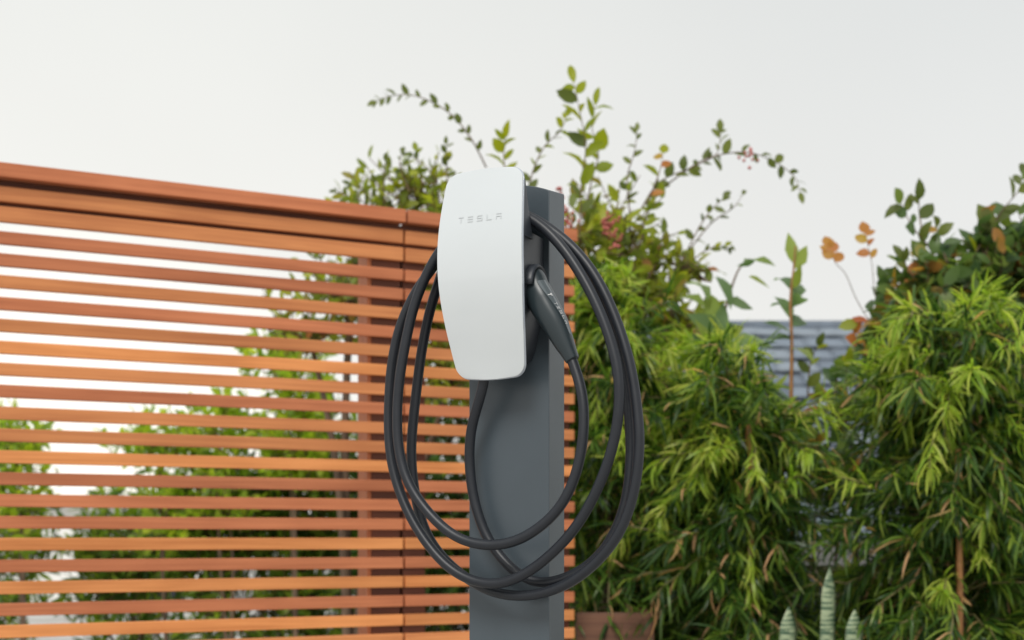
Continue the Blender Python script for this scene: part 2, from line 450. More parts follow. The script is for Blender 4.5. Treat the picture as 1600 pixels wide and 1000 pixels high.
bolt = bmesh.new(); bmesh.ops.create_cone(bolt, cap_ends=True, segments=6, radius1=.009, radius2=.009, depth=.01)
bolt = bm_mesh('bolt', bolt, M['dark_plastic'])
for sx in (-1, 1):
    for sy in (-.028, PD + .028):
        link('bolt', bolt, ped).location = (sx * (PW / 2 + .03), sy, .017)

# ------------------------------------------------------------------ wall charger
chg = empty('wall_charger', (0, 0, 0), 'white glass fronted electric car charger with coiled black cable on grey post', 'car charger')
place(chg)
ZB, ZT = 1.1145, 1.4535
zt = np.array([1.10, 1.13, 1.16, 1.19, 1.22, 1.25, 1.28, 1.31, 1.34, 1.37, 1.40, 1.43, 1.46])
at = np.array([.0592, .0634, .0672, .0706, .0735, .0760, .0773, .0775, .0772, .0756, .0734, .0708, .0680])
dt = np.array([.0603, .0698, .0792, .0880, .0958, .1028, .1074, .1082, .1072, .1034, .0981, .0918, .0848])
pa = np.polyfit(zt - 1.28, at, 4); pd = np.polyfit(zt - 1.28, dt, 4)
def half_w(z): return np.polyval(pa, z - 1.28)
def face_d(z): return np.polyval(pd, z - 1.28)

def plate_mesh(name, mat, grow, off, thick, r=0.021):
    nz, nsn = 60, 24
    zb, ztp = ZB - grow, ZT + grow
    th = np.linspace(0, np.pi / 2, 12)
    zz = np.concatenate([zb + r * (1 - np.cos(th)), np.linspace(zb + r, ztp - r, nz)[1:-1], (ztp - r) + r * np.sin(th)])
    V = []
    for lay in (0, 1):
        for z in zz:
            dz = min(z - zb, ztp - z)
            a = half_w(np.clip(z, ZB, ZT)) + grow
            if dz < r: a = a - r + math.sqrt(max(r * r - (r - dz) ** 2, 0))
            for j in range(nsn + 1):
                q = -1 + 2 * j / nsn
                q = math.copysign(1 - (1 - abs(q)) ** 1.4, q)
                crown = 0.0012 * (1 - q * q)
                # the top and bottom edges bow slightly
                zz_ = z + (0.0025 * (1 - q * q) if z > 1.35 else -0.0025 * (1 - q * q) if z < 1.2 else 0) * max(0, 1 - dz / .03)
                V.append((a * q, -(face_d(np.clip(z, ZB, ZT)) + crown - off - (thick if lay else 0)), zz_))
    m = len(zz); w = nsn + 1
    f = []
    for i in range(m - 1):
        for j in range(nsn):
            a0 = i * w + j
            f.append((a0, a0 + 1, a0 + w + 1, a0 + w))
            b0 = m * w + a0
            f.append((b0, b0 + w, b0 + w + 1, b0 + 1))
    def st(i0, i1): f.append((i0, m * w + i0, m * w + i1, i1))
    for j in range(nsn): st(j, j + 1) if False else f.append((j, m * w + j, m * w + j + 1, j + 1))
    for j in range(nsn): k = (m - 1) * w + j; f.append((k + 1, m * w + k + 1, m * w + k, k))
    for i in range(m - 1):
        k = i * w; f.append((k + w, m * w + k + w, m * w + k, k))
        k = i * w + nsn; f.append((k, m * w + k, m * w + k + w, k + w))
    me = mesh_np(name, np.array(V), np.array(f), mat, True)
    return me

def auto_smooth(me, ang=40):
    me.update()
    bm = bmesh.new(); bm.from_mesh(me)
    bmesh.ops.recalc_face_normals(bm, faces=bm.faces)
    for e in bm.edges:
        e.smooth = not (len(e.link_faces) == 2 and e.calc_face_angle(0) > R(ang))
    bm.to_mesh(me); bm.free()
    return me

fp = link('faceplate', auto_smooth(plate_mesh('faceplate', M['white_glass'], 0.0, 0.0, 0.0030)), chg)
link('plate_rim', auto_smooth(plate_mesh('plate_rim', M['glass_edge'], 0.0008, 0.0031, 0.0035)), fp)

# housing: upper wedge hugging the plate, lower block back to the post, both built from horizontal rings
def rings(name, rows, mat, r=.012, ncr=5):
    """rows of (z, half width, d_back, d_front)"""
    V = []; n = 0
    for (z, a, d0, d1) in rows:
        rr = min(r, a * .45, (d1 - d0) * .45)
        ring = []
        for (cx, cy, a0) in ((a - rr, d1 - rr, 0), (-a + rr, d1 - rr, 90), (-a + rr, d0 + rr, 180), (a - rr, d0 + rr, 270)):
            for k in range(ncr + 1):
                t = R(a0 + 90 * k / ncr)
                ring.append((cx + rr * math.cos(t), -(cy + rr * math.sin(t)), z))
        n = len(ring); V += ring
    f = []
    for i in range(len(rows) - 1):
        for k in range(n):
            k2 = (k + 1) % n
            f.append((i * n + k, (i + 1) * n + k, (i + 1) * n + k2, i * n + k2))
    caps = [list(range(n)), [(len(rows) - 1) * n + k for k in range(n)][::-1]]
    return auto_smooth(mesh_np(name, np.array(V), [np.array(f), np.array(caps)], mat, True), 50)

rows = []
for z in np.linspace(1.338, 1.447, 16):
    q = (z - 1.338) / (1.447 - 1.338)
    d1 = face_d(z) - .0076
    a = half_w(z) - .0008 - (.010 * max(0, (q - .85) / .15) ** 2)
    rows.append((z, a, d1 - (.005 + .034 * (1 - q) ** 1.25), d1))
link('upper_housing', rings('upper_housing', rows, M['dark_plastic'], r=.0025), chg)
# lower block with an arched saddle for the coils
bm = bmesh.new()
top = [(-.066, 1.262), (-.056, 1.292), (-.036, 1.325), (-.010, 1.346), (.018, 1.357), (.046, 1.356), (.0662, 1.350)]
top = catmull([(a, b, 0) for a, b in top], 5)[:, :2]
out = [(.0655, 1.30), (.0635, 1.25), (.059, 1.20), (.051, 1.165), (.044, 1.148), (.036, 1.142), (-.036, 1.142), (-.044, 1.148), (-.051, 1.165), (-.059, 1.20)]
poly = [tuple(p) for p in top] + out
vf = [bm.verts.new((s * (1.125 if z > 1.21 else 1.0 + .125 * max(0, (z - 1.118) / .092)), -(min(face_d(z), face_d(1.338) if z > 1.338 else 9) - .0078), z)) for s, z in poly]
vb = [bm.verts.new((s, -.0008, z)) for s, z in poly]
bm.faces.new(vf); bm.faces.new(vb[::-1])
for i in range(len(poly)):
    k = (i + 1) % len(poly)
    bm.faces.new((vf[i], vb[i], vb[k], vf[k]))
bmesh.ops.recalc_face_normals(bm, faces=bm.faces)
me = bm_mesh('lower_housing', bm, M['dark_plastic'], True); auto_smooth(me, 35)
link('lower_housing', me, chg)

# lettering: bars on a small grid, laid along the plate
GLY = {'T': [(0, .88, 1, 1), (.44, 0, .56, .70)],
       'E': [(0, .88, 1, 1), (0, .44, 1, .56), (0, 0, 1, .12)],
       'S': [(0, .88, 1, 1), (0, .56, .12, .88), (0, .44, 1, .56), (.88, .12, 1, .44), (0, 0, 1, .12)],
       'L': [(0, 0, .12, 1), (.12, 0, 1, .12)],
       'A': [(0, .88, 1, 1), (0, 0, .12, .56), (.88, 0, 1, .56), (.12, .44, .88, .56)]}
acc = Acc()
def bar_on_plate(s0, z0, s1, z1):
    pts = []
    for (s, z) in ((s0, z0), (s1, z0), (s1, z1), (s0, z1)):
        q = s / half_w(z)
        qq = math.copysign(1 - (1 - abs(q)), q)
        pts.append((s, -(face_d(z) + .0012 * (1 - qq * qq) + .0009), z))
    acc.add(np.array(pts), [np.array([[0, 1, 2, 3]])])
lx0, lx1, lz, lh = -.0395, .0395, 1.3665, .0095
lw = .0095
for i, ch in enumerate('TESLA'):
    x = lx0 + (lx1 - lx0 - lw) * i / 4
    for (a0, b0, a1, b1) in GLY[ch]:
        nsub = 3
        bar_on_plate(x + a0 * lw, lz + b0 * lh, x + a1 * lw, lz + b1 * lh)
link('lettering', acc.mesh('lettering', M['letter_grey']), fp)

# cable
B_ = [(757, 575, .052), (757, 596, .052), (746, 635, .045), (735.5, 672, .036), (733, 719, .031), (738, 769, .029), (748, 807, .028), (761, 840, .027), (782, 870, .027),
      (804, 893, .027), (829, 907, .027), (857, 911, .027), (895, 899, .027), (929, 876, .027), (954, 845, .027), (973, 803, .027), (983, 756, .027), (986, 706, .026),
      (984, 655, .025), (979, 610, .024), (971, 562, .023), (957, 510, .022), (937, 458, .021), (911, 410, .02), (879, 373, .019), (846, 348, .019), (815, 334, .019),
      (780, 330, .019), (745, 343, .019), (716, 371, .02), (696, 408, .021)]
Cc = [(685, 444, .022), (674, 476, .023), (664, 520, .025), (656, 566, .026), (648, 635, .027), (643, 685, .028), (643, 727, .028), (649, 777, .028), (660, 819, .03), (677, 853, .032),
      (702, 882, .034), (731, 905, .036), (760, 921, .038), (791, 930, .04), (828, 931, .043), (866, 922, .046), (903, 903, .048), (941, 870, .05), (971, 828, .05), (989, 777, .05),
      (997, 727, .05), (999, 690, .05), (997, 652, .049), (989, 590, .047), (977, 542, .046), (963, 500, .044), (943, 454, .043), (918, 413, .042), (888, 380, .041), (860, 358, .04),
      (833, 341, .04), (800, 328, .04), (765, 329, .04), (732, 346, .041), (706, 375, .042), (684, 408, .044)]
Aa = [(660, 440, .046), (646, 463, .047), (631, 494, .049), (619, 531, .05), (611, 577, .052), (608, 622, .053), (607, 672, .055), (611, 719, .058), (623, 765, .06), (641, 807, .062),
      (664, 845, .063), (693, 880, .063), (723, 901, .063), (752, 911, .063), (782, 912, .063), (811, 902, .063), (841, 883, .063), (871, 857, .064), (900, 824, .065), (925, 782, .066),
      (946, 735, .067), (960, 687, .068), (967, 643, .068), (968, 602, .068), (962, 560, .067), (948, 514, .066), (929, 468, .065), (904, 422, .063), (877, 384, .062), (854, 360, .061),
      (833, 344, .060), (803, 329, .060), (770, 327, .060), (736, 341, .061), (708, 366, .063)]
Hh = [(682, 400, .066), (664, 434, .069), (648, 474, .072), (638, 514, .074), (630, 556, .076), (624, 593, .077), (620.5, 638, .078), (621, 685, .08), (628, 727, .081), (641, 761, .082),
      (661, 791, .082), (686, 819, .082), (714, 840, .081), (744, 850, .08), (774, 852, .078), (805, 846, .076), (837, 829, .073), (870, 800, .07), (892, 763, .067), (906, 719, .064),
      (912, 674, .061), (912, 632, .058), (906, 600, .055), (899, 578, .053), (894, 563, .052), (888, 551, .051)]
pts = [ppx(*p) for p in B_ + Cc + Aa + Hh]
path = smooth_path(catmull(pts, 6), 14)
V, fs = tube(path, 0.0087, 14)
link('cable', mesh_np('cable', V, fs, M['cable_rubber'], True), chg)

# plug handle: stacked sections along a bent spine
SP = [(826, 421, .044, 10, .012), (829, 424, .045, 13, .016), (832, 430, .046, 16.5, .019), (834.5, 438, .048, 18.4, .021), (836.5, 445, .05, 19.0, .022), (840, 455, .051, 20.6, .0235), (845, 466, .052, 21.6, .024),
      (850, 476, .052, 21.8, .024), (858, 490, .052, 21.2, .0235), (867, 505, .052, 19.8, .022), (875, 522, .052, 17.4, .0195), (883, 539, .052, 14.6, .0165), (889, 551, .052, 12.2, .014),
      (893.2, 560.0, .052, 10.8, .0125), (894.4, 562.4, .052, 10.2, .012)]
spc = catmull(SP, 4)
cen = np.array([ppx(p[0], p[1], p[2]) for p in spc])
hw = spc[:, 3] / 945.0; hd = spc[:, 4]
Tn = np.gradient(cen, axis=0); Tn[:, 1] *= 0.3; Tn /= np.linalg.norm(Tn, axis=1)[:, None]
# keep the head sections from twisting
axis_up = Tn.copy()
pv = np.cross(Tn, np.array([0, 1.0, 0])); pv /= np.linalg.norm(pv, axis=1)[:, None]
pv[pv[:, 0] < 0] *= -1
nv = np.array([0, -1.0, 0])
def handle_pt(i, ph, lift=0.0):
    e = 2.5
    c, s = math.cos(ph), math.sin(ph)
    rr = (abs(c) ** e + abs(s) ** e) ** (-1 / e)
    return cen[i] + pv[i] * (hw[i] * rr * c + lift * c) + nv * (hd[i] * rr * s + lift * s)
K = 28
V = np.array([handle_pt(i, 2 * math.pi * k / K) for i in range(len(cen)) for k in range(K)])
q = [(i * K + k, i * K + (k + 1) % K, (i + 1) * K + (k + 1) % K, (i + 1) * K + k) for i in range(len(cen) - 1) for k in range(K)]
caps = np.array([list(range(K))[::-1], [(len(cen) - 1) * K + k for k in range(K)]])
hnd = link('plug_handle', auto_smooth(mesh_np('plug_handle', V, [np.array(q), caps], M['handle_plastic'], True), 60), chg)
# inlaid glossy strip with white marks
i0, i1 = 17, 42
V = []; f = []
nph = 6
for i in range(i0, i1 + 1):
    t = (i - i0) / (i1 - i0)
    wtop, wbot = R(12 - 8 * t), R(56 - 36 * t ** 1.3)
    for k in range(nph + 1):
        V.append(handle_pt(i, wtop + (wbot - wtop) * k / nph, .0007))
w = nph + 1
for i in range(i1 - i0):
    for k in range(nph):
        f.append((i * w + k, i * w + k + 1, (i + 1) * w + k + 1, (i + 1) * w + k))
link('inlay_strip', mesh_np('inlay_strip', np.array(V), np.array(f), M['gloss_strip'], True), hnd)
# marks: an emblem and five letters running down the strip
acc = Acc()
seglen = np.concatenate([[0], np.cumsum(np.linalg.norm(np.diff(cen, axis=0), axis=1))])
def strip_quad(l0, l1, a0, a1):
    pts = []
    for (ll, aa) in ((l0, a0), (l0, a1), (l1, a1), (l1, a0)):
        x = np.interp(ll, seglen, np.arange(len(cen))); i = int(min(math.floor(x), len(cen) - 2)); fr = x - i
        pts.append(handle_pt(i, aa, .0013) * (1 - fr) + handle_pt(i + 1, aa, .0013) * fr)
    acc.add(np.array(pts), [np.array([[0, 1, 2, 3]])])
def loc_at(px, py):
    d = [np.hypot(p[0] - px, p[1] - py) for p in spc]
    return seglen[int(np.argmin(d))]
emb = [(0, .78, 1, 1), (.4, 0, .6, .7), (.15, .6, .85, .72)]
L0 = loc_at(847, 470)
for (a0, b0, a1, b1) in emb:      # letters read from head to tail
    strip_quad(L0 + a0 * .0062, L0 + a1 * .0062, R(42 - 20 * b0), R(42 - 20 * b1))
LS = loc_at(857, 488)
for i, ch in enumerate('TESLA'):
    for (a0, b0, a1, b1) in GLY[ch]:
        l0 = LS + i * .0082
        strip_quad(l0 + a0 * .0050, l0 + a1 * .0050, R(34 - 14 * b0 - 2 * i), R(34 - 14 * b1 - 2 * i))
link('handle_lettering', acc.mesh('handle_lettering', M['letter_white']), hnd)
# end collar
V, fs = tube(np.array([cen[-6], cen[-1] + (cen[-1] - cen[-4]) * .35]), [.0113, .0108], 20)
link('cable_collar', mesh_np('cable_collar', V, fs, M['handle_plastic'], True), hnd)
# hooded dock on the housing's side
hood = []
for k in range(13):
    t = math.pi * k / 12
    hood.append(np.array([.072, -(.047 + .030 * math.cos(t)), 1.262 + .034 * math.sin(t)]))
V, fs = tube(np.array(hood), .0042, 8)
V[:, 0] = .0615 + (V[:, 0] - .0678) * 2.6
link('plug_dock', mesh_np('plug_dock', V, fs, M['dark_plastic'], True), chg)

# ------------------------------------------------------------------ leaves
def leaf_template(kind):
    """verts (x along 0..1, y across -1..1, z lift), quads/tris"""
    if kind == 'strap':
        xs = [0, .25, .55, .82, 1]; ws = [.25, .9, 1, .7, .06]; zs = [0, .035, .01, -.09, -.22]
    elif kind == 'oval':
        xs = [0, .18, .45, .75, 1]; ws = [.06, .75, 1, .72, .04]; zs = [0, .02, .03, .0, -.05]
    elif kind == 'lance':
        xs = [0, .15, .4, .7, 1]; ws = [.05, .6, 1, .62, .02]; zs = [0, .03, .04, -.02, -.13]
    V = []; f = []
    fold = .16 if kind != 'strap' else .0
    if kind == 'strap':
        for x, w_, z in zip(xs, ws, zs): V += [(x, -w_, z), (x, w_, z)]
        for i in range(len(xs) - 1): f.append((2 * i, 2 * i + 1, 2 * i + 3, 2 * i + 2))
    else:
        for x, w_, z in zip(xs, ws, zs): V += [(x, -w_, z + fold * w_ * .25), (x, 0, z), (x, w_, z + fold * w_ * .25)]
        for i in range(len(xs) - 1):
            f += [(3 * i, 3 * i + 1, 3 * i + 4, 3 * i + 3), (3 * i + 1, 3 * i + 2, 3 * i + 5, 3 * i + 4)]
    return np.array(V, float), np.array(f)

TPL = {k: leaf_template(k) for k in ('strap', 'oval', 'lance')}

def unit(a): return a / (np.linalg.norm(a, axis=-1, keepdims=True) + 1e-9)

def leaves_mesh(name, kind, Pn, Dn, Nn, Ln, Wn, mat):
    tv, tf = TPL[kind]
    Dn = unit(Dn); Bn = unit(np.cross(Nn, Dn)); Nn = np.cross(Dn, Bn)
    curl = rng.uniform(.4, 1.8, len(Pn))
    V = (Pn[:, None, :] + tv[None, :, 0:1] * Ln[:, None, None] * Dn[:, None, :]
         + tv[None, :, 1:2] * Wn[:, None, None] * Bn[:, None, :] + tv[None, :, 2:3] * (Ln * curl)[:, None, None] * Nn[:, None, :])
    n, k = len(Pn), len(tv)
    f = (tf[None] + (np.arange(n) * k)[:, None, None]).reshape(-1, tf.shape[1])
    return mesh_np(name, V.reshape(-1, 3), f, mat, True)

def prisms(A, B, ra, rb, sides=4):
    """thin tapered sticks from A to B, as one V,f"""
    n = len(A); T = unit(B - A)
    a = np.where(np.abs(T[:, 2:3]) < .9, np.array([[0, 0, 1.0]]), np.array([[1.0, 0, 0]]))
    x = unit(np.cross(T, a)); y = np.cross(T, x)
    ang = np.linspace(0, 2 * np.pi, sides, endpoint=False)
    ring = np.cos(ang)[None, :, None] * x[:, None] + np.sin(ang)[None, :, None] * y[:, None]
    ra = np.broadcast_to(ra, (n,)); rb = np.broadcast_to(rb, (n,))
    V = np.concatenate([A[:, None] + ring * ra[:, None, None], B[:, None] + ring * rb[:, None, None]], axis=1)
    q = np.array([(k, (k + 1) % sides, sides + (k + 1) % sides, sides + k) for k in range(sides)])
    f = (q[None] + (np.arange(n) * 2 * sides)[:, None, None]).reshape(-1, 4)
    return V.reshape(-1, 3), [f]

def rand_dirs(n):
    return unit(rng.normal(size=(n, 3)))

def shrub(name, label, cat, base, lobes, leaf, lmat, L, W, tw_len=.22, per=9, group=None, trunk_r=.03, up=.5, shell=.55, tmat='bark', leafvar=.3):
    """base: root point; lobes: (centre, radii, number of twigs)"""
    base = np.array(base, float)
    o = empty(name, tuple(base), label, cat, group)
    lp, ld, ln = [], [], []
    limbs = Acc(); twA, twB = [], []
    for (c, r, nt) in lobes:
        c = np.array(c, float) - base; r = np.array(r, float)
        mid = c * np.array([.45, .45, .6]) + rng.normal(size=3) * .04
        V, fs = tube(catmull([(0, 0, 0), mid, c], 5), np.linspace(trunk_r, trunk_r * .3, 11), 6)
        limbs.add(V, fs)
        d = rand_dirs(nt)
        rad = shell + (1 - shell) * rng.random(nt) ** .6
        rad *= .82 + .36 * rng.random(nt) * (rng.random(nt) < .25)
        tip = c + d * r * rad[:, None]
        start = c + (tip - c) * rng.uniform(.25, .5, (nt, 1)) - np.array([0, 0, .05])
        out = unit(d + np.array([0, 0, up]) + rng.normal(size=(nt, 3)) * .45)
        tl = tw_len * rng.uniform(.6, 1.25, nt)
        s0 = tip - out * tl[:, None] * .6; s1 = tip + out * tl[:, None] * .4
        twA += [start, s0]; twB += [s0, s1]
        for k in range(per):
            t = (k + rng.random(nt)) / per
            p = s0 + (s1 - s0) * t[:, None]
            side = rand_dirs(nt); side = unit(side - out * (side * out).sum(1, keepdims=True))
            dd = unit(out * .55 + side * .9 + np.array([0, 0, .1]))
            lp.append(p); ld.append(dd); ln.append(unit(np.array([0, 0, 1.0]) + rng.normal(size=(nt, 3)) * .75))
    lp = np.concatenate(lp); ld = np.concatenate(ld); ln = np.concatenate(ln)
    n = len(lp)
    Ls = L * rng.uniform(1 - leafvar, 1 + leafvar, n)
    cr_ = link('crown', leaves_mesh('crown', leaf, lp, ld, ln, Ls, Ls * (W / L), LM[lmat]), o, kind='stuff')
    A = np.concatenate(twA); B = np.concatenate(twB)
    V, fs = prisms(A, B, .0035, .0018)
    link('twigs', mesh_np('twigs', V, fs, M['twig'], True), cr_, kind='stuff')
    link('trunk', limbs.mesh('trunk', M[tmat], True), o)
    return o

LEAFMESH = {}
def single_leaf(parent, kind, mat, p, d, nrm, L, W):
    key = (kind, mat, random.randrange(3))
    if key not in LEAFMESH:
        tv, tf = TPL[kind]
        v = tv.copy(); v[:, 2] *= (.6, 1.3, 2.2)[key[2]]
        v[:, 1] *= W / L; v[:, 1] += v[:, 0] * (1 - v[:, 0]) * (-.08, .05, .12)[key[2]]
        LEAFMESH[key] = mesh_np('leaf', v, tf, LM[mat], True)
    d = Vector(d).normalized(); nrm = Vector(nrm)
    b = nrm.cross(d)
    if b.length < 1e-3: b = Vector((1, 0, 0)).cross(d)
    b.normalize(); nn_ = d.cross(b)
    o = link('leaf', LEAFMESH[key], parent)
    M4 = Matrix(((d.x, b.x, nn_.x, 0), (d.y, b.y, nn_.y, 0), (d.z, b.z, nn_.z, 0), (0, 0, 0, 1)))
    o.matrix_local = Matrix.Translation(Vector(p)) @ M4 @ Matrix.Diagonal((L, L * random.uniform(.85, 1.15), L, 1))
    return o

def sprig(parent, pix, Y, nleaf, L, kind='oval', mats=('sprig_dark',), W=.2, dY=.0, start=.12, r0=.004, toward=.35, side=True):
    """a twig through pixels pix at about Y metres, with leaves picked out one by one"""
    base = np.array(parent.location)
    n = len(pix)
    pts = [np.array(P(x, y, Y + dY * (i / max(n - 1, 1)) + random.uniform(-.03, .03))) - base for i, (x, y) in enumerate(pix)]
    path = catmull(pts, 8)
    V, fs = tube(path, np.linspace(r0, .0012, len(path)), 5)
    link('branch', mesh_np('branch', V, fs, M['twig'], True), parent)
    for k in range(nleaf):
        t = start + (1 - start) * (k + .5) / nleaf
        x = t * (len(path) - 1); i = int(x); p = path[i]
        tan = path[min(i + 1, len(path) - 1)] - path[max(i - 1, 0)]; tan = tan / (np.linalg.norm(tan) + 1e-9)
        view = np.array([0, 1.0, .1])
        perp = np.cross(tan, view) * (1 if k % 2 else -1)
        d = tan * random.uniform(.45, .95) + perp * random.uniform(.5, 1.0) * (1 if side else .4) + np.array([random.gauss(0, .2), random.gauss(0, .35), random.gauss(0, .2)])
        nrm = np.array([random.gauss(0, .5), -toward * 2 + random.gauss(0, .5), .6 + random.gauss(0, .5)])
        single_leaf(parent, kind, random.choice(mats), p, d, nrm, L * random.uniform(.65, 1.2) * (1 - .25 * t), L * W)
    # leaf at the tip
    single_leaf(parent, kind, random.choice(mats), path[-1], path[-1] - path[-3], (0, -1, .3), L * .8, L * W)

def berries(parent, px, py, Y, n, spread=.035):
    base = np.array(parent.location); c = np.array(P(px, py, Y)) - base
    acc = Acc()
    for k in range(n):
        b = bmesh.new(); bmesh.ops.create_icosphere(b, subdivisions=1, radius=random.uniform(.006, .0095))
        v = np.array([x.co[:] for x in b.verts]); f = np.array([[w_.index for w_ in ff.verts] for ff in b.faces]); b.free()
        acc.add(v + c + np.array([random.gauss(0, spread * .5), random.gauss(0, spread * .5), random.gauss(0, spread * .5)]), [f])
    link('berry_cluster', acc.mesh('berry_cluster', M['berry'], True), parent, kind='stuff')

def lobe(px, py, Y, rpx, rpy, ry, n):
    c = P(px, py, Y)
    return (c, (rpx * Y / F, ry, rpy * Y / F), n)

# ---- tall berry shrub behind the post
sh1 = shrub('berry_shrub', 'tall loose shrub with red berries rising right behind the charger post', 'shrub', (0.50, 6.3, 0),
            [lobe(900, 390, 6.2, 60, 85, .3, 30), lobe(975, 360, 6.3, 75, 80, .3, 32), lobe(1000, 450, 6.3, 95, 75, .32, 58),
             lobe(930, 530, 6.3, 85, 80, .32, 55), lobe(1070, 400, 6.3, 40, 55, .22, 9), lobe(1055, 500, 6.3, 55, 50, .28, 32), lobe(970, 620, 6.4, 90, 80, .3, 120)],
            'oval', 'shrub', .072, .017, per=7, tw_len=.28, shell=.3)
Y1 = 6.1
sprig(sh1, [(905, 380), (908, 300), (915, 230), (905, 170), (897, 130)], Y1, 12, .125, mats=('sprig_lime', 'sprig_lime', 'sprig_dark'), W=.2, toward=.6)
sprig(sh1, [(915, 330), (925, 280), (935, 240), (925, 200), (930, 165)], Y1 + .1, 9, .11, mats=('sprig_lime',), W=.2, toward=.6)
sprig(sh1, [(820, 320), (832, 270), (850, 230), (875, 205), (885, 182)], Y1, 14, .06, mats=('sprig_dark', 'sprig_lime'))
sprig(sh1, [(790, 300), (788, 260), (787, 235), (790, 215)], Y1, 6, .10, mats=('sprig_lime',), toward=.7)
sprig(sh1, [(1000, 330), (1030, 285), (1080, 262), (1120, 240), (1125, 205)], Y1 + .2, 15, .07, mats=('sprig_dark',))
sprig(sh1, [(1040, 290), (1100, 250), (1160, 238), (1205, 250), (1240, 275), (1250, 300)], Y1 + .2, 16, .075, mats=('sprig_dark',))
sprig(sh1, [(1010, 320), (1030, 270), (1036, 240)], Y1, 4, .085, mats=('sprig_red', 'sprig_lime'), W=.22, toward=.8)
sprig(sh1, [(985, 340), (980, 280), (992, 235), (995, 205)], Y1 + .1, 8, .055, mats=('sprig_dark',))
sprig(sh1, [(1060, 420), (1090, 360), (1110, 330), (1130, 310)], Y1 + .2, 9, .06, mats=('sprig_dark',))
sprig(sh1, [(1050, 440), (1090, 400), (1120, 385), (1140, 388)], Y1 + .2, 9, .06, mats=('sprig_dark', 'sprig_lime'))
sprig(sh1, [(1070, 400), (1110, 350), (1145, 325), (1160, 305)], Y1 + .3, 6, .05, mats=('sprig_dark',))
for (x, y, n_) in ((882, 330, 26), (878, 300, 14), (955, 345, 18), (960, 378, 14), (948, 358, 20), (1170, 245, 12), (890, 348, 16), (1100, 518, 12)):
    berries(sh1, x, y, Y1 - .1, n_)

# ---- small leaved shrub above the fence, left of the charger
sh2 = shrub('leafy_shrub', 'airy small leaved shrub showing above the fence left of the charger', 'shrub', (-0.75, 6.6, 0),
            [lobe(655, 290, 6.6, 62, 42, .28, 13), lobe(600, 312, 6.6, 60, 35, .28, 11), lobe(690, 345, 6.6, 75, 60, .3, 28), lobe(565, 345, 6.6, 55, 38, .28, 11),
             lobe(545, 450, 6.6, 90, 75, .35, 55), lobe(680, 460, 6.6, 100, 90, .35, 110), lobe(480, 510, 6.6, 70, 60, .3, 28), lobe(715, 570, 6.6, 70, 70, .3, 90)],
            'oval', 'shrub', .064, .015, per=7, tw_len=.28, shell=.3)
sprig(sh2, [(760, 262), (735, 215), (700, 175), (650, 150), (610, 150), (588, 158)], 6.4, 20, .06, mats=('sprig_dark',))
sprig(sh2, [(690, 300), (670, 265), (645, 245)], 6.5, 7, .06, mats=('sprig_dark', 'sprig_lime'))
sprig(sh2, [(620, 330), (575, 300), (548, 288)], 6.5, 8, .055, mats=('sprig_dark', 'sprig_lime'))
sprig(sh2, [(640, 320), (590, 290), (570, 272)], 6.5, 8, .055, mats=('sprig_dark', 'sprig_lime'))
sprig(sh2, [(640, 300), (625, 260), (628, 240)], 6.4, 5, .05, mats=('sprig_dark',))
sprig(sh2, [(600, 320), (600, 275), (602, 252)], 6.4, 5, .05, mats=('sprig_dark',))
sprig(sh2, [(700, 290), (697, 250), (697, 226)], 6.5, 5, .05, mats=('sprig_dark',))
sprig(sh2, [(560, 330), (540, 305), (525, 300)], 6.5, 5, .05, mats=('sprig_dark',))
sprig(sh2, [(660, 290), (655, 260), (650, 236)], 6.5, 5, .06, mats=('sprig_dark', 'sprig_lime'))

# ---- hedge row behind the fence
hed = [(-70, 720, 120, 80, .45, 'dense green shrub behind the far left end of the fence'),
       (200, 850, 90, 90, .42, 'low green shrub seen through the slats, left of the middle gap'),
       (345, 790, 110, 110, .5, 'leafy shrub seen through the middle of the long fence panel'),
       (490, 740, 100, 150, .6, 'dark green shrub seen through the slats beside the fence joint'),
       (680, 760, 130, 190, .8, 'dark shrub behind the slats left of the charger post'),
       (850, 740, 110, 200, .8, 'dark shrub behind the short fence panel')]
for i, (x, y, rx, ry_, dn, lab) in enumerate(hed):
    Yh = 8.6 + .3 * (i % 2)
    c = P(x, y, Yh)
    lobes = [lobe(x, y, Yh, rx, ry_, .4, int(230 * dn)), lobe(x + rx * .3, y + 170, Yh, rx * 1.1, 170, .4, int(300 * dn)), lobe(x - rx * .4, y + 60, Yh, rx * .7, ry_ * .8, .35, int(90 * dn))]
    shrub('hedge_shrub', lab, 'shrub', (c.x, Yh, 0), lobes, 'lance', 'hedge' if i < 4 else 'hedge_shaded', .115, .016, per=9, tw_len=.32, group='shrubs behind the fence', trunk_r=.012)
# thin ones with light between the leaves
for x, y, rx, ry_, n_, lab in ((25, 690, 60, 55, 34, 'sparse shrub tip poking up behind the slats at the left edge'), (250, 690, 75, 45, 36, 'thin sparse shrub behind the slats left of the fence middle'),
                               (450, 590, 80, 90, 60, 'thin loose shrub with sky showing through, behind the fence middle'), (345, 665, 60, 50, 36, 'thin low shrub behind the middle slats')):
    c = P(x, y, 8.2)
    shrub('sparse_shrub', lab, 'shrub', (c.x + .05, 8.2, 0), [lobe(x, y, 8.2, rx, ry_, .3, n_), lobe(x + 10, y + 110, 8.2, rx * .7, 70, .3, n_)],
          'oval', 'lime', .075, .019, per=8, group='shrubs behind the fence', trunk_r=.015)

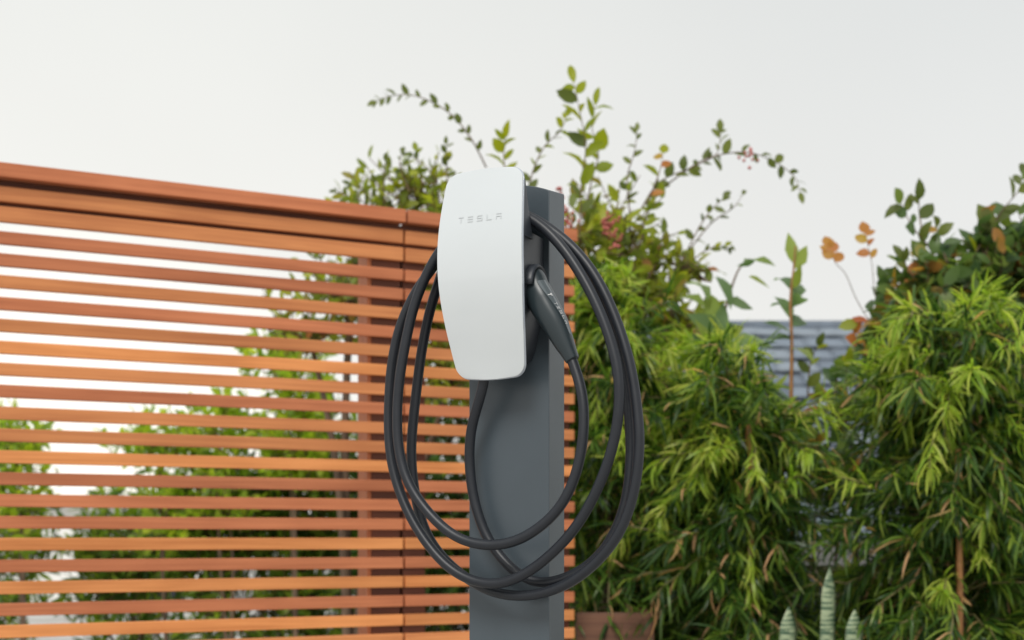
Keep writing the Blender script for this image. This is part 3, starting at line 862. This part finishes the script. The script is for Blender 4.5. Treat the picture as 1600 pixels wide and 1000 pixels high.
for x, y, lab in ((985, 850, 'dark leafy shrub added for darkness low behind the leftmost fern pine'), (1120, 900, 'dark leafy shrub added for darkness low behind the middle fern pine'), (1560, 840, 'dark leafy shrub added for darkness low behind the rightmost fern pine')):  # shrubs added to darken the background low behind the fern pines
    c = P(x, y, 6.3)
    shrub('added_dark_shrub', lab, 'shrub', (c.x, 6.3, 0), [lobe(x, y, 6.3, 85, 130, .3, 150), lobe(x, y + 140, 6.3, 100, 110, .3, 120)], 'lance', 'hedge_shaded', .09, .014, per=9, tw_len=.25, group='added dark shrubs behind the fern pines')

# ---- timber planter at the fence end, and planting strip on the right
bed = empty('planter_box', (0.235, 5.20, 0), 'low reddish timber planter at the fence end under the cable loops', 'planter')
BZ = .575; BW = .285; BD = .62
for k in range(4):
    z1 = BZ - k * .146; z0 = max(z1 - .143, 0)
    for (x0, x1, y0, y1) in ((0, BW, 0, .035), (0, BW, BD - .035, BD), (0, .035, .0375, BD - .0375), (BW - .035, BW, .0375, BD - .0375)):
        link('plank', bm_mesh('plank', box_bm(x0, x1, y0, y1, z0, z1), M['wood_grey'], bevel=.003), bed)
link('potting_soil', bm_mesh('potting_soil', box_bm(.036, BW - .036, .036, BD - .036, .3, .52), M['soil'], bevel=.004), bed)
nx, ny = 70, 40
gx, gy = np.meshgrid(np.linspace(.62, 4.6, nx), np.linspace(4.75, 6.9, ny))
gz = .03 + .02 * np.sin(gx * 5) * np.cos(gy * 6) + rng.normal(size=gx.shape) * .008
V = np.stack([gx, gy, gz], -1).reshape(-1, 3)
f = np.array([(j * nx + i, j * nx + i + 1, (j + 1) * nx + i + 1, (j + 1) * nx + i) for j in range(ny - 1) for i in range(nx - 1)])
link('soil', mesh_np('soil', V, f, M['soil'], True), kind='structure')

# ---- fern pines
def fern_pine(label, px, Y, topy, rad, nb, seed, z0=.03, low=.15, dY=0.0):
    r = np.random.default_rng(seed)
    bx = P(px, 840, Y).x
    zt_ = P(px, topy, Y).z
    base = np.array([bx, Y, z0])
    o = empty('fern_pine', tuple(base), label, 'fern pine', 'fern pines right of the charger')
    h = zt_ - z0
    hs = r.random(nb) ** .62
    az = r.uniform(0, 2 * np.pi, nb)
    zz0 = low + hs * (h - .08 - low)
    reach = rad * (1.05 - .45 * np.clip((hs - .65) / .35, 0, 1) ** 2) * r.uniform(.35, 1.2, nb) * (1 + .22 * np.sin(az * 2 + hs * 9 + seed))
    out = np.stack([np.cos(az), np.sin(az), np.zeros(nb)], 1)
    A = np.stack([r.normal(0, .012, nb), r.normal(0, .012, nb), zz0], 1)
    rise = r.uniform(-.08, .38, nb) * (1 - .2 * hs)
    droop = r.uniform(.05, .30, nb)
    lp, ld, ln, sz, new = [], [], [], [], []
    segA, segB = [], []
    nst = 7
    prev = A
    fresh = (r.random(nb) < .05 + .75 * np.clip((hs - .52) / .45, 0, 1))  # more lime shoots higher up, also imitating light on the tops
    for s in range(1, nst + 1):
        t = s / nst
        cur = A + out * (reach * t)[:, None] + np.array([0, 0, 1.0]) * (rise * t - droop * t * t)[:, None] + r.normal(size=(nb, 3)) * .008
        segA.append(prev); segB.append(cur)
        tan = unit(cur - prev)
        if t > .3:
            m_ = 7 if s < nst else 16
            for k in range(m_):
                w_ = (k + r.random(nb)) / m_
                p = prev + (cur - prev) * w_[:, None]
                sd = unit(r.normal(size=(nb, 3))); sd = unit(sd - tan * (sd * tan).sum(1, keepdims=True))
                d = unit(tan * r.uniform(.4, 1.3, (nb, 1)) + sd * .75 + np.array([0, 0, -.32]))
                lp.append(p); ld.append(d); ln.append(unit(np.array([0, 0, 1.0]) + r.normal(size=(nb, 3)) * .5))
                sz.append(r.uniform(.065, .15, nb)); new.append(fresh & (t > .65))
        prev = cur
    m_ = 110
    p = np.stack([r.normal(0, .02, m_), r.normal(0, .02, m_), h - .02 - r.random(m_) * .22], 1)
    lp.append(p); ld.append(unit(np.stack([r.normal(0, .8, m_), r.normal(0, .8, m_), r.uniform(.3, 1.3, m_)], 1)))
    ln.append(unit(r.normal(size=(m_, 3)))); sz.append(r.uniform(.06, .12, m_)); new.append(np.ones(m_, bool))
    lp = np.concatenate(lp); ld = np.concatenate(ld); ln = np.concatenate(ln); sz = np.concatenate(sz); new = np.concatenate(new)
    wd = .0046 * r.uniform(.75, 1.3, len(sz))
    cr_ = link('crown', leaves_mesh('crown', 'strap', lp[~new], ld[~new], ln[~new], sz[~new], wd[~new], LM['pine']), o, kind='stuff')
    link('lit_new_growth', leaves_mesh('lit_new_growth', 'strap', lp[new], ld[new], ln[new], sz[new] * .85, wd[new], LM['pine_tip']), o, kind='stuff')
    V, fs = prisms(np.concatenate(segA), np.concatenate(segB), .0032, .0026)
    link('twigs', mesh_np('twigs', V, fs, M['green_twig'], True), cr_, kind='stuff')
    tp = catmull([(0, 0, -.03), (.01, .01, h * .4), (-.01, 0, h * .75), (0, 0, h - .05)], 6)
    V, fs = tube(tp, np.linspace(.018, .004, len(tp)), 8)
    link('trunk', mesh_np('trunk', V, fs, M['bark'], True), o)
    return o, h

fern_pine('leftmost fern pine, bushy and bright green beside the fence end', 948, 5.5, 455, .30, 200, 21, z0=.50, low=.02)
fern_pine('middle fern pine tied to an orange bamboo stake', 1150, 5.25, 545, .33, 250, 22)
fern_pine('rightmost tall fern pine with drooping leaves and a bamboo stake', 1500, 5.05, 480, .43, 300, 23)
fern_pine('dark fern pine growing behind the leftmost and middle ones', 1050, 5.85, 600, .36, 260, 24)
fern_pine('small low fern pine in the gap between the two staked ones', 1385, 5.2, 885, .2, 60, 26, low=.1)
fern_pine('low fern pine filling the bottom right corner', 1620, 5.4, 600, .36, 240, 25)

def stake(label, px, Y, topy):
    x = P(px, 0, Y).x; zt_ = P(px, topy, Y).z
    o = empty('bamboo_stake', (x, Y, .0), label, 'stake', 'bamboo stakes beside the fern pines')
    hh = zt_
    pts, rad = [], []
    z = 0.0
    while z < hh:
        for dz, rr in ((0, .0115), (.004, .0125), (.008, .0115), (.05, .0108), (.1, .0108)):
            if z + dz < hh: pts.append((0.006 * math.sin(z * 3), 0, z + dz)); rad.append(rr)
        z += .15
    V, fs = tube(np.array(pts), np.array(rad), 10)
    link('cane', mesh_np('cane', V, fs, M['bamboo'], True), o)
    for zz in (hh * .35, hh * .72):
        a = np.linspace(0, 2 * np.pi, 14)
        V, fs = tube(np.stack([.016 * np.cos(a), .004 + .018 * np.sin(a), np.full(14, zz) + .004 * np.sin(a * 2)], 1), .003, 6)
        link('tie', mesh_np('tie', V, fs, M['tie'], True), o)
    return o
stake('orange bamboo stake standing by the middle fern pine', 1171, 5.06, 650)
stake('orange bamboo stake standing by the rightmost fern pine', 1497, 4.84, 685)

# ---- broad leaved sapling with long lance leaves
sap = empty('broadleaf_sapling', tuple(P(1238, 840, 5.7).xy) + (.0,), 'slender sapling with long broad leaves against the sky above the roof', 'sapling')
sb = np.array(sap.location)
stem = catmull([np.array(P(x, y, 5.7)) - sb for x, y in ((1240, 1168), (1237, 800), (1236, 640), (1237, 540), (1235, 470), (1240, 420), (1243, 385))], 6)
V, fs = tube(stem, np.linspace(.011, .003, len(stem)), 7)
link('stem', mesh_np('stem', V, fs, M['bamboo'], True), sap)
def bleaf(par, x0, y0, x1, y1, Y, w=.22, mat='broad', nrm=(0.2, -.8, .5), dy=0.0):
    b_ = np.array(par.location)
    a = np.array(P(x0, y0, Y)) - b_; b2 = np.array(P(x1, y1, Y + dy)) - b_
    d = b2 - a
    single_leaf(par, 'lance', mat, a, d, np.array(nrm) + np.array([random.gauss(0, .3), 0, random.gauss(0, .3)]), float(np.linalg.norm(d)), float(np.linalg.norm(d)) * w)
for (x0, y0, x1, y1, dy) in ((1238, 410, 1232, 362, .02), (1240, 420, 1262, 382, .03), (1238, 450, 1255, 412, -.1), (1237, 455, 1212, 425, .1), (1238, 480, 1260, 455, -.12), (1236, 485, 1205, 470, .12),
                             (1237, 510, 1262, 495, .1), (1236, 520, 1196, 500, -.1), (1236, 500, 1215, 455, .05), (1238, 470, 1250, 430, .1), (1236, 530, 1185, 540, .1), (1237, 545, 1275, 560, -.1)):
    bleaf(sap, x0, y0, x1, y1, 5.7, dy=dy)
sap2 = empty('broadleaf_sapling', tuple(P(1110, 840, 5.9).xy) + (.0,), 'leaning sapling with wide pointed leaves between shrub and roof', 'sapling')
sb = np.array(sap2.location)
stem = catmull([np.array(P(x, y, 5.9)) - sb for x, y in ((1110, 1155), (1105, 760), (1115, 600), (1125, 520), (1140, 460), (1155, 420), (1175, 405))], 6)
V, fs = tube(stem, np.linspace(.01, .0025, len(stem)), 7)
link('stem', mesh_np('stem', V, fs, M['twig'], True), sap2)
for (x0, y0, x1, y1, dy) in ((1180, 407, 1152, 417, 0), (1180, 407, 1214, 412, .02), (1170, 432, 1205, 448, .05), (1118, 432, 1148, 478, -.05), (1165, 415, 1185, 400, .1), (1130, 490, 1085, 530, .1),
                             (1125, 500, 1100, 455, .1), (1122, 520, 1075, 490, -.08), (1120, 540, 1165, 500, .1), (1120, 560, 1050, 572, -.1), (1118, 580, 1170, 560, -.1), (1128, 500, 1160, 520, .1),
                             (1110, 540, 1062, 520, .05), (1105, 470, 1080, 430, .1), (1100, 480, 1060, 455, .05), (1135, 470, 1180, 480, .1), (1128, 560, 1190, 575, .12), (1105, 590, 1040, 600, .1), (1140, 545, 1200, 530, -.1), (1115, 600, 1070, 625, .1), (1112, 560, 1095, 500, -.1), (1120, 525, 1135, 470, .0), (1118, 610, 1175, 600, -.05)):
    bleaf(sap2, x0, y0, x1, y1, 5.8, dy=dy, w=.27)

# ---- oval leaved shrub at right
sh3 = shrub('oval_leaf_shrub', 'dark glossy oval leaved shrub with reddish young tips at the right edge', 'shrub', (P(1530, 840, 6.0).x, 6.0, 0),
            [lobe(1540, 430, 5.9, 70, 60, .3, 85), lobe(1450, 470, 5.9, 75, 60, .3, 90), lobe(1610, 440, 5.9, 70, 90, .35, 120), lobe(1500, 540, 5.9, 130, 80, .4, 200), lobe(1400, 540, 5.9, 55, 50, .3, 60)],
            'oval', 'oval', .085, .024, per=6, tw_len=.2)
Y3 = 5.8
sprig(sh3, [(1470, 420), (1450, 385), (1430, 360), (1415, 335), (1408, 318)], Y3, 8, .10, mats=('sprig_dark', 'oval'), W=.27, toward=.7)
sprig(sh3, [(1440, 360), (1436, 330), (1436, 312)], Y3, 2, .11, mats=('sprig_dark',), W=.28, toward=.8)
sprig(sh3, [(1480, 410), (1468, 375), (1464, 356)], Y3, 4, .09, mats=('oval', 'sprig_dark'), W=.27, toward=.7)
sprig(sh3, [(1540, 400), (1550, 360), (1565, 330), (1590, 300), (1598, 275)], Y3, 9, .11, mats=('oval', 'sprig_dark'), W=.27, toward=.6)
sprig(sh3, [(1510, 420), (1530, 385), (1545, 358)], Y3, 5, .10, mats=('oval', 'sprig_lime'), W=.28, toward=.7)
sprig(sh3, [(1450, 470), (1425, 430), (1410, 405)], Y3, 5, .09, mats=('sprig_dark', 'sprig_red'), W=.28, toward=.7)
sprig(sh3, [(1400, 520), (1375, 500), (1340, 505)], Y3, 6, .10, mats=('sprig_red', 'sprig_lime', 'oval'), W=.28, toward=.7)
sprig(sh3, [(1380, 560), (1355, 545), (1338, 535)], Y3, 5, .085, mats=('sprig_red', 'sprig_red', 'oval'), W=.24, toward=.7)
sprig(sh3, [(1330, 640), (1322, 600), (1325, 570)], Y3, 6, .10, mats=('sprig_lime', 'oval'), W=.28, toward=.7)
sprig(sh3, [(1262, 620), (1266, 570), (1278, 540)], Y3, 5, .08, mats=('sprig_lime', 'sprig_dark'), W=.26, toward=.7)
sprig(sh3, [(1400, 560), (1345, 480), (1322, 430), (1305, 410), (1295, 385)], Y3 + .1, 5, .07, mats=('sprig_red',), W=.2, toward=.8, start=.75, r0=.0022)
sprig(sh3, [(1400, 550), (1370, 470), (1362, 410), (1352, 365)], Y3 + .1, 5, .07, mats=('sprig_red',), W=.2, toward=.8, start=.7, r0=.0022)

shrub('young_shrub', 'young open shrub with oval leaves in front of the roof, between the staked fern pines', 'shrub', (P(1310, 840, 5.75).x, 5.75, 0),
      [lobe(1312, 640, 5.75, 42, 60, .2, 14), lobe(1285, 720, 5.75, 45, 60, .2, 20), lobe(1330, 750, 5.75, 45, 70, .2, 20)], 'oval', 'oval', .075, .02, per=6, tw_len=.2, trunk_r=.01)
shrub('young_shrub', 'young light green shrub at the foot of the slender sapling', 'shrub', (P(1235, 840, 5.6).x, 5.6, 0),
      [lobe(1225, 700, 5.6, 45, 55, .2, 26), lobe(1200, 640, 5.6, 30, 30, .15, 10)], 'lance', 'broad', .11, .018, per=6, tw_len=.2, trunk_r=.01)

# ---- snake plants
def snake_leaf(par, px, Y, topy, w, lean):
    base = np.array(par.location)
    top = np.array(P(px, topy, Y)) - base; h = top[2]
    bx = P(px, 840, Y).x - base[0] - lean
    n = 26; V = []; f = []
    for i in range(n + 1):
        t = 1 - (1 - i / n) ** 1.6
        ww = w * (.55 + .45 * math.sin(min(t * 1.9, 1.57))) * (1 if t < .88 else max(1 - ((t - .88) / .12) ** 1.5, .03))
        cx = bx + lean * t; cz = h * t
        tw = .5 * t + lean * 3
        for k in (-1, -.5, 0, .5, 1):
            V.append((cx + ww * k * math.cos(tw), Y - base[1] + ww * k * math.sin(tw) + .35 * ww * (k * k - .5), cz))
    for i in range(n):
        for k in range(4):
            f.append((i * 5 + k, i * 5 + k + 1, i * 5 + k + 6, i * 5 + k + 5))
    o = link('leaf', mesh_np('leaf', np.array(V), np.array(f), M['snake'], True), par)
    sm = o.modifiers.new('thickness', 'SOLIDIFY'); sm.thickness = .004; sm.offset = 0
    return o
for lab, lv in (('short pale banded snake plant tip at the bottom, left of the tall one', [(1232, 948, .034, .01), (1222, 1030, .03, -.03)]),
                ('tallest narrow banded snake plant leaf standing by the stones', [(1296, 886, .030, .02), (1284, 1010, .03, -.03)]),
                ('blunt banded snake plant tip right of the tall one', [(1335, 952, .036, .0), (1350, 1040, .03, .03)])):
    Ys = 4.72
    o = empty('snake_plant', (P(lv[0][0], 840, Ys).x, Ys, 0), lab, 'snake plant', 'snake plants in front of the fern pines')
    for a in lv: snake_leaf(o, a[0], Ys, a[1], a[2], a[3])

# ---- stones on the bed
def stone(name, label, px, py, Y, r, sq, mat, seed):
    b = bmesh.new(); bmesh.ops.create_icosphere(b, subdivisions=3, radius=1)
    rr = random.Random(seed)
    ph = [rr.uniform(0, 6) for _ in range(6)]
    for v in b.verts:
        c = v.co
        k = 1 + .12 * math.sin(2.3 * c.x + ph[0]) * math.cos(2.1 * c.y + ph[1]) + .1 * math.sin(3.7 * c.z + ph[2] + 2 * c.x) + .05 * math.sin(7 * c.y + ph[3])
        v.co = Vector((c.x * k * r * sq[0], c.y * k * r * sq[1], c.z * k * r * sq[2]))
    p = P(px, py, Y)
    link(name, bm_mesh(name, b, M[mat], True), None, label, 'stone', 'stones among the plants', None, p)
stone('garden_boulder', 'large dark rounded boulder beside the middle fern pine', 1200, 1010, 5.75, .36, (.62, .6, 1.2), 'dark_stone', 2)
stone('garden_boulder', 'dark squat boulder under the pale stone between the snake plants', 1275, 1075, 5.7, .36, (.7, .6, .85), 'dark_stone', 4)
stone('garden_stone', 'pale grey stone lying low between the snake plants', 1264, 948, 5.62, .07, (1.3, 1, .75), 'stone', 1)
stone('garden_stone', 'small blue grey stone behind the pale stone', 1285, 918, 5.72, .055, (1.1, 1, 1.0), 'stone', 3)

# ------------------------------------------------------------------ house with tiled roof at right
YE, YR = 9.2, 13.0
ze = H - .02; zr = P(0, 511, YR).z
hx0, hx1 = 1.15, 8.2
hs = empty('house', ((hx0 + hx1) / 2, YE, 0), 'house with blue grey tiled roof behind the plants at right', 'house')
hb = np.array(hs.location)
def hbox(name, x0, x1, y0, y1, z0, z1, mat, par=None, bev=.004):
    return link(name, bm_mesh(name, box_bm(x0 - hb[0], x1 - hb[0], y0 - hb[1], y1 - hb[1], z0, z1), M[mat], bevel=bev), par or hs)
pitch = math.atan2(zr - ze, YR - YE)
slope_len = math.hypot(zr - ze, YR - YE)
rf = link('roof', mesh_np('roof', np.array([(hx0 - hb[0], 0, ze - .03), (hx1 - hb[0], 0, ze - .03), (hx1 - hb[0], YR - YE, zr - .03), (hx0 - hb[0], YR - YE, zr - .03),
                                           (hx1 - hb[0], 2 * (YR - YE), ze - .03), (hx0 - hb[0], 2 * (YR - YE), ze - .03)]), np.array([[0, 1, 2, 3], [3, 2, 4, 5]]), M['fascia']), hs)
rows_n = 14; colw = .36
exp_ = slope_len / rows_n
tiles = []
for mname in ('tile_a', 'tile_b', 'tile_c'):
    V = []; nxn = 6
    for lay in (0, 1):
        for yy, zt2 in ((0, .034), (exp_ * 1.15, .004)):
            for i in range(nxn + 1):
                x = -colw / 2 + .003 + (colw - .006) * i / nxn
                V.append((x, yy, zt2 + .005 * math.sin(2 * math.pi * i / nxn) - (0 if lay == 0 else .02)))
    w = nxn + 1; f = []
    for i in range(nxn):
        f.append((i, i + 1, w + i + 1, w + i)); f.append((2 * w + i, 3 * w + i, 3 * w + i + 1, 2 * w + i + 1)); f.append((i, 2 * w + i, 2 * w + i + 1, i + 1))
        f.append((w + i, w + i + 1, 3 * w + i + 1, 3 * w + i))
    f += [(0, w, 3 * w, 2 * w), (nxn, 2 * w + nxn, 3 * w + nxn, w + nxn)]
    tiles.append(mesh_np('tile', np.array(V), np.array(f), M[mname], False))
for r_ in range(rows_n):
    x = hx0 + (colw * .5 if r_ % 2 else 0) + colw / 2
    while x < hx1 - colw / 2 + .01:
        o = link('tile', random.choice(tiles), rf)
        yy = r_ * exp_
        o.location = (x - hb[0], yy * math.cos(pitch), ze + yy * math.sin(pitch) + random.uniform(-.003, .006))
        o.rotation_euler = (pitch + random.uniform(-.012, .012), random.uniform(-.01, .01), random.uniform(-.01, .01))
        x += colw
V, fs = tube(np.array([(hx0 - hb[0], YR - YE, zr + .0), (hx1 - hb[0], YR - YE, zr + .0)]), .06, 10)
link('ridge_cap', mesh_np('ridge_cap', V, fs, M['tile_c'], True), rf)
hbox('fascia_board', hx0, hx1, YE - .03, YE + .01, ze - .16, ze + .005, 'fascia')
hbox('wall', hx0 + .2, hx1 - .2, YE + .9, 2 * YR - YE - .5, -.0, ze + .2, 'stucco')
for x in (2.32, 4.6):
    hbox('porch_post', x, x + .14, YE + .08, YE + .22, .0, ze - .03, 'stucco')
hbox('gable_wall', hx0 + .2, hx0 + .32, YE + .9, YR, ze + .2 + .002, ze + .75, 'stucco')

# ------------------------------------------------------------------ pale building glimpsed through the slats at left
wb = empty('pale_building', (-5.2, 17, 0), 'white rendered low building glimpsed through the slats at left', 'building')
def wbox(name, x0, x1, y0, y1, z0, z1, mat, par=None):
    return link(name, bm_mesh(name, box_bm(x0 + 5.2, x1 + 5.2, y0 - 17, y1 - 17, z0, z1), M[mat], bevel=.01), par or wb)
wbox('wall', -7.4, -3.6, 17, 20, 0, 1.25, 'white_stucco')
wbox('roof_slab', -7.6, -3.4, 16.8, 20.2, 1.252, 1.36, 'white_stucco')
wbox('door', -4.5, -3.9, 16.96, 16.998, 0, 1.1, 'dark_glass')
w_ = wbox('window', -7.2, -6.6, 16.95, 16.998, .5, 1.0, 'white_stucco')
wbox('pane', -7.15, -6.65, 16.94, 16.949, .55, .95, 'dark_glass', w_)
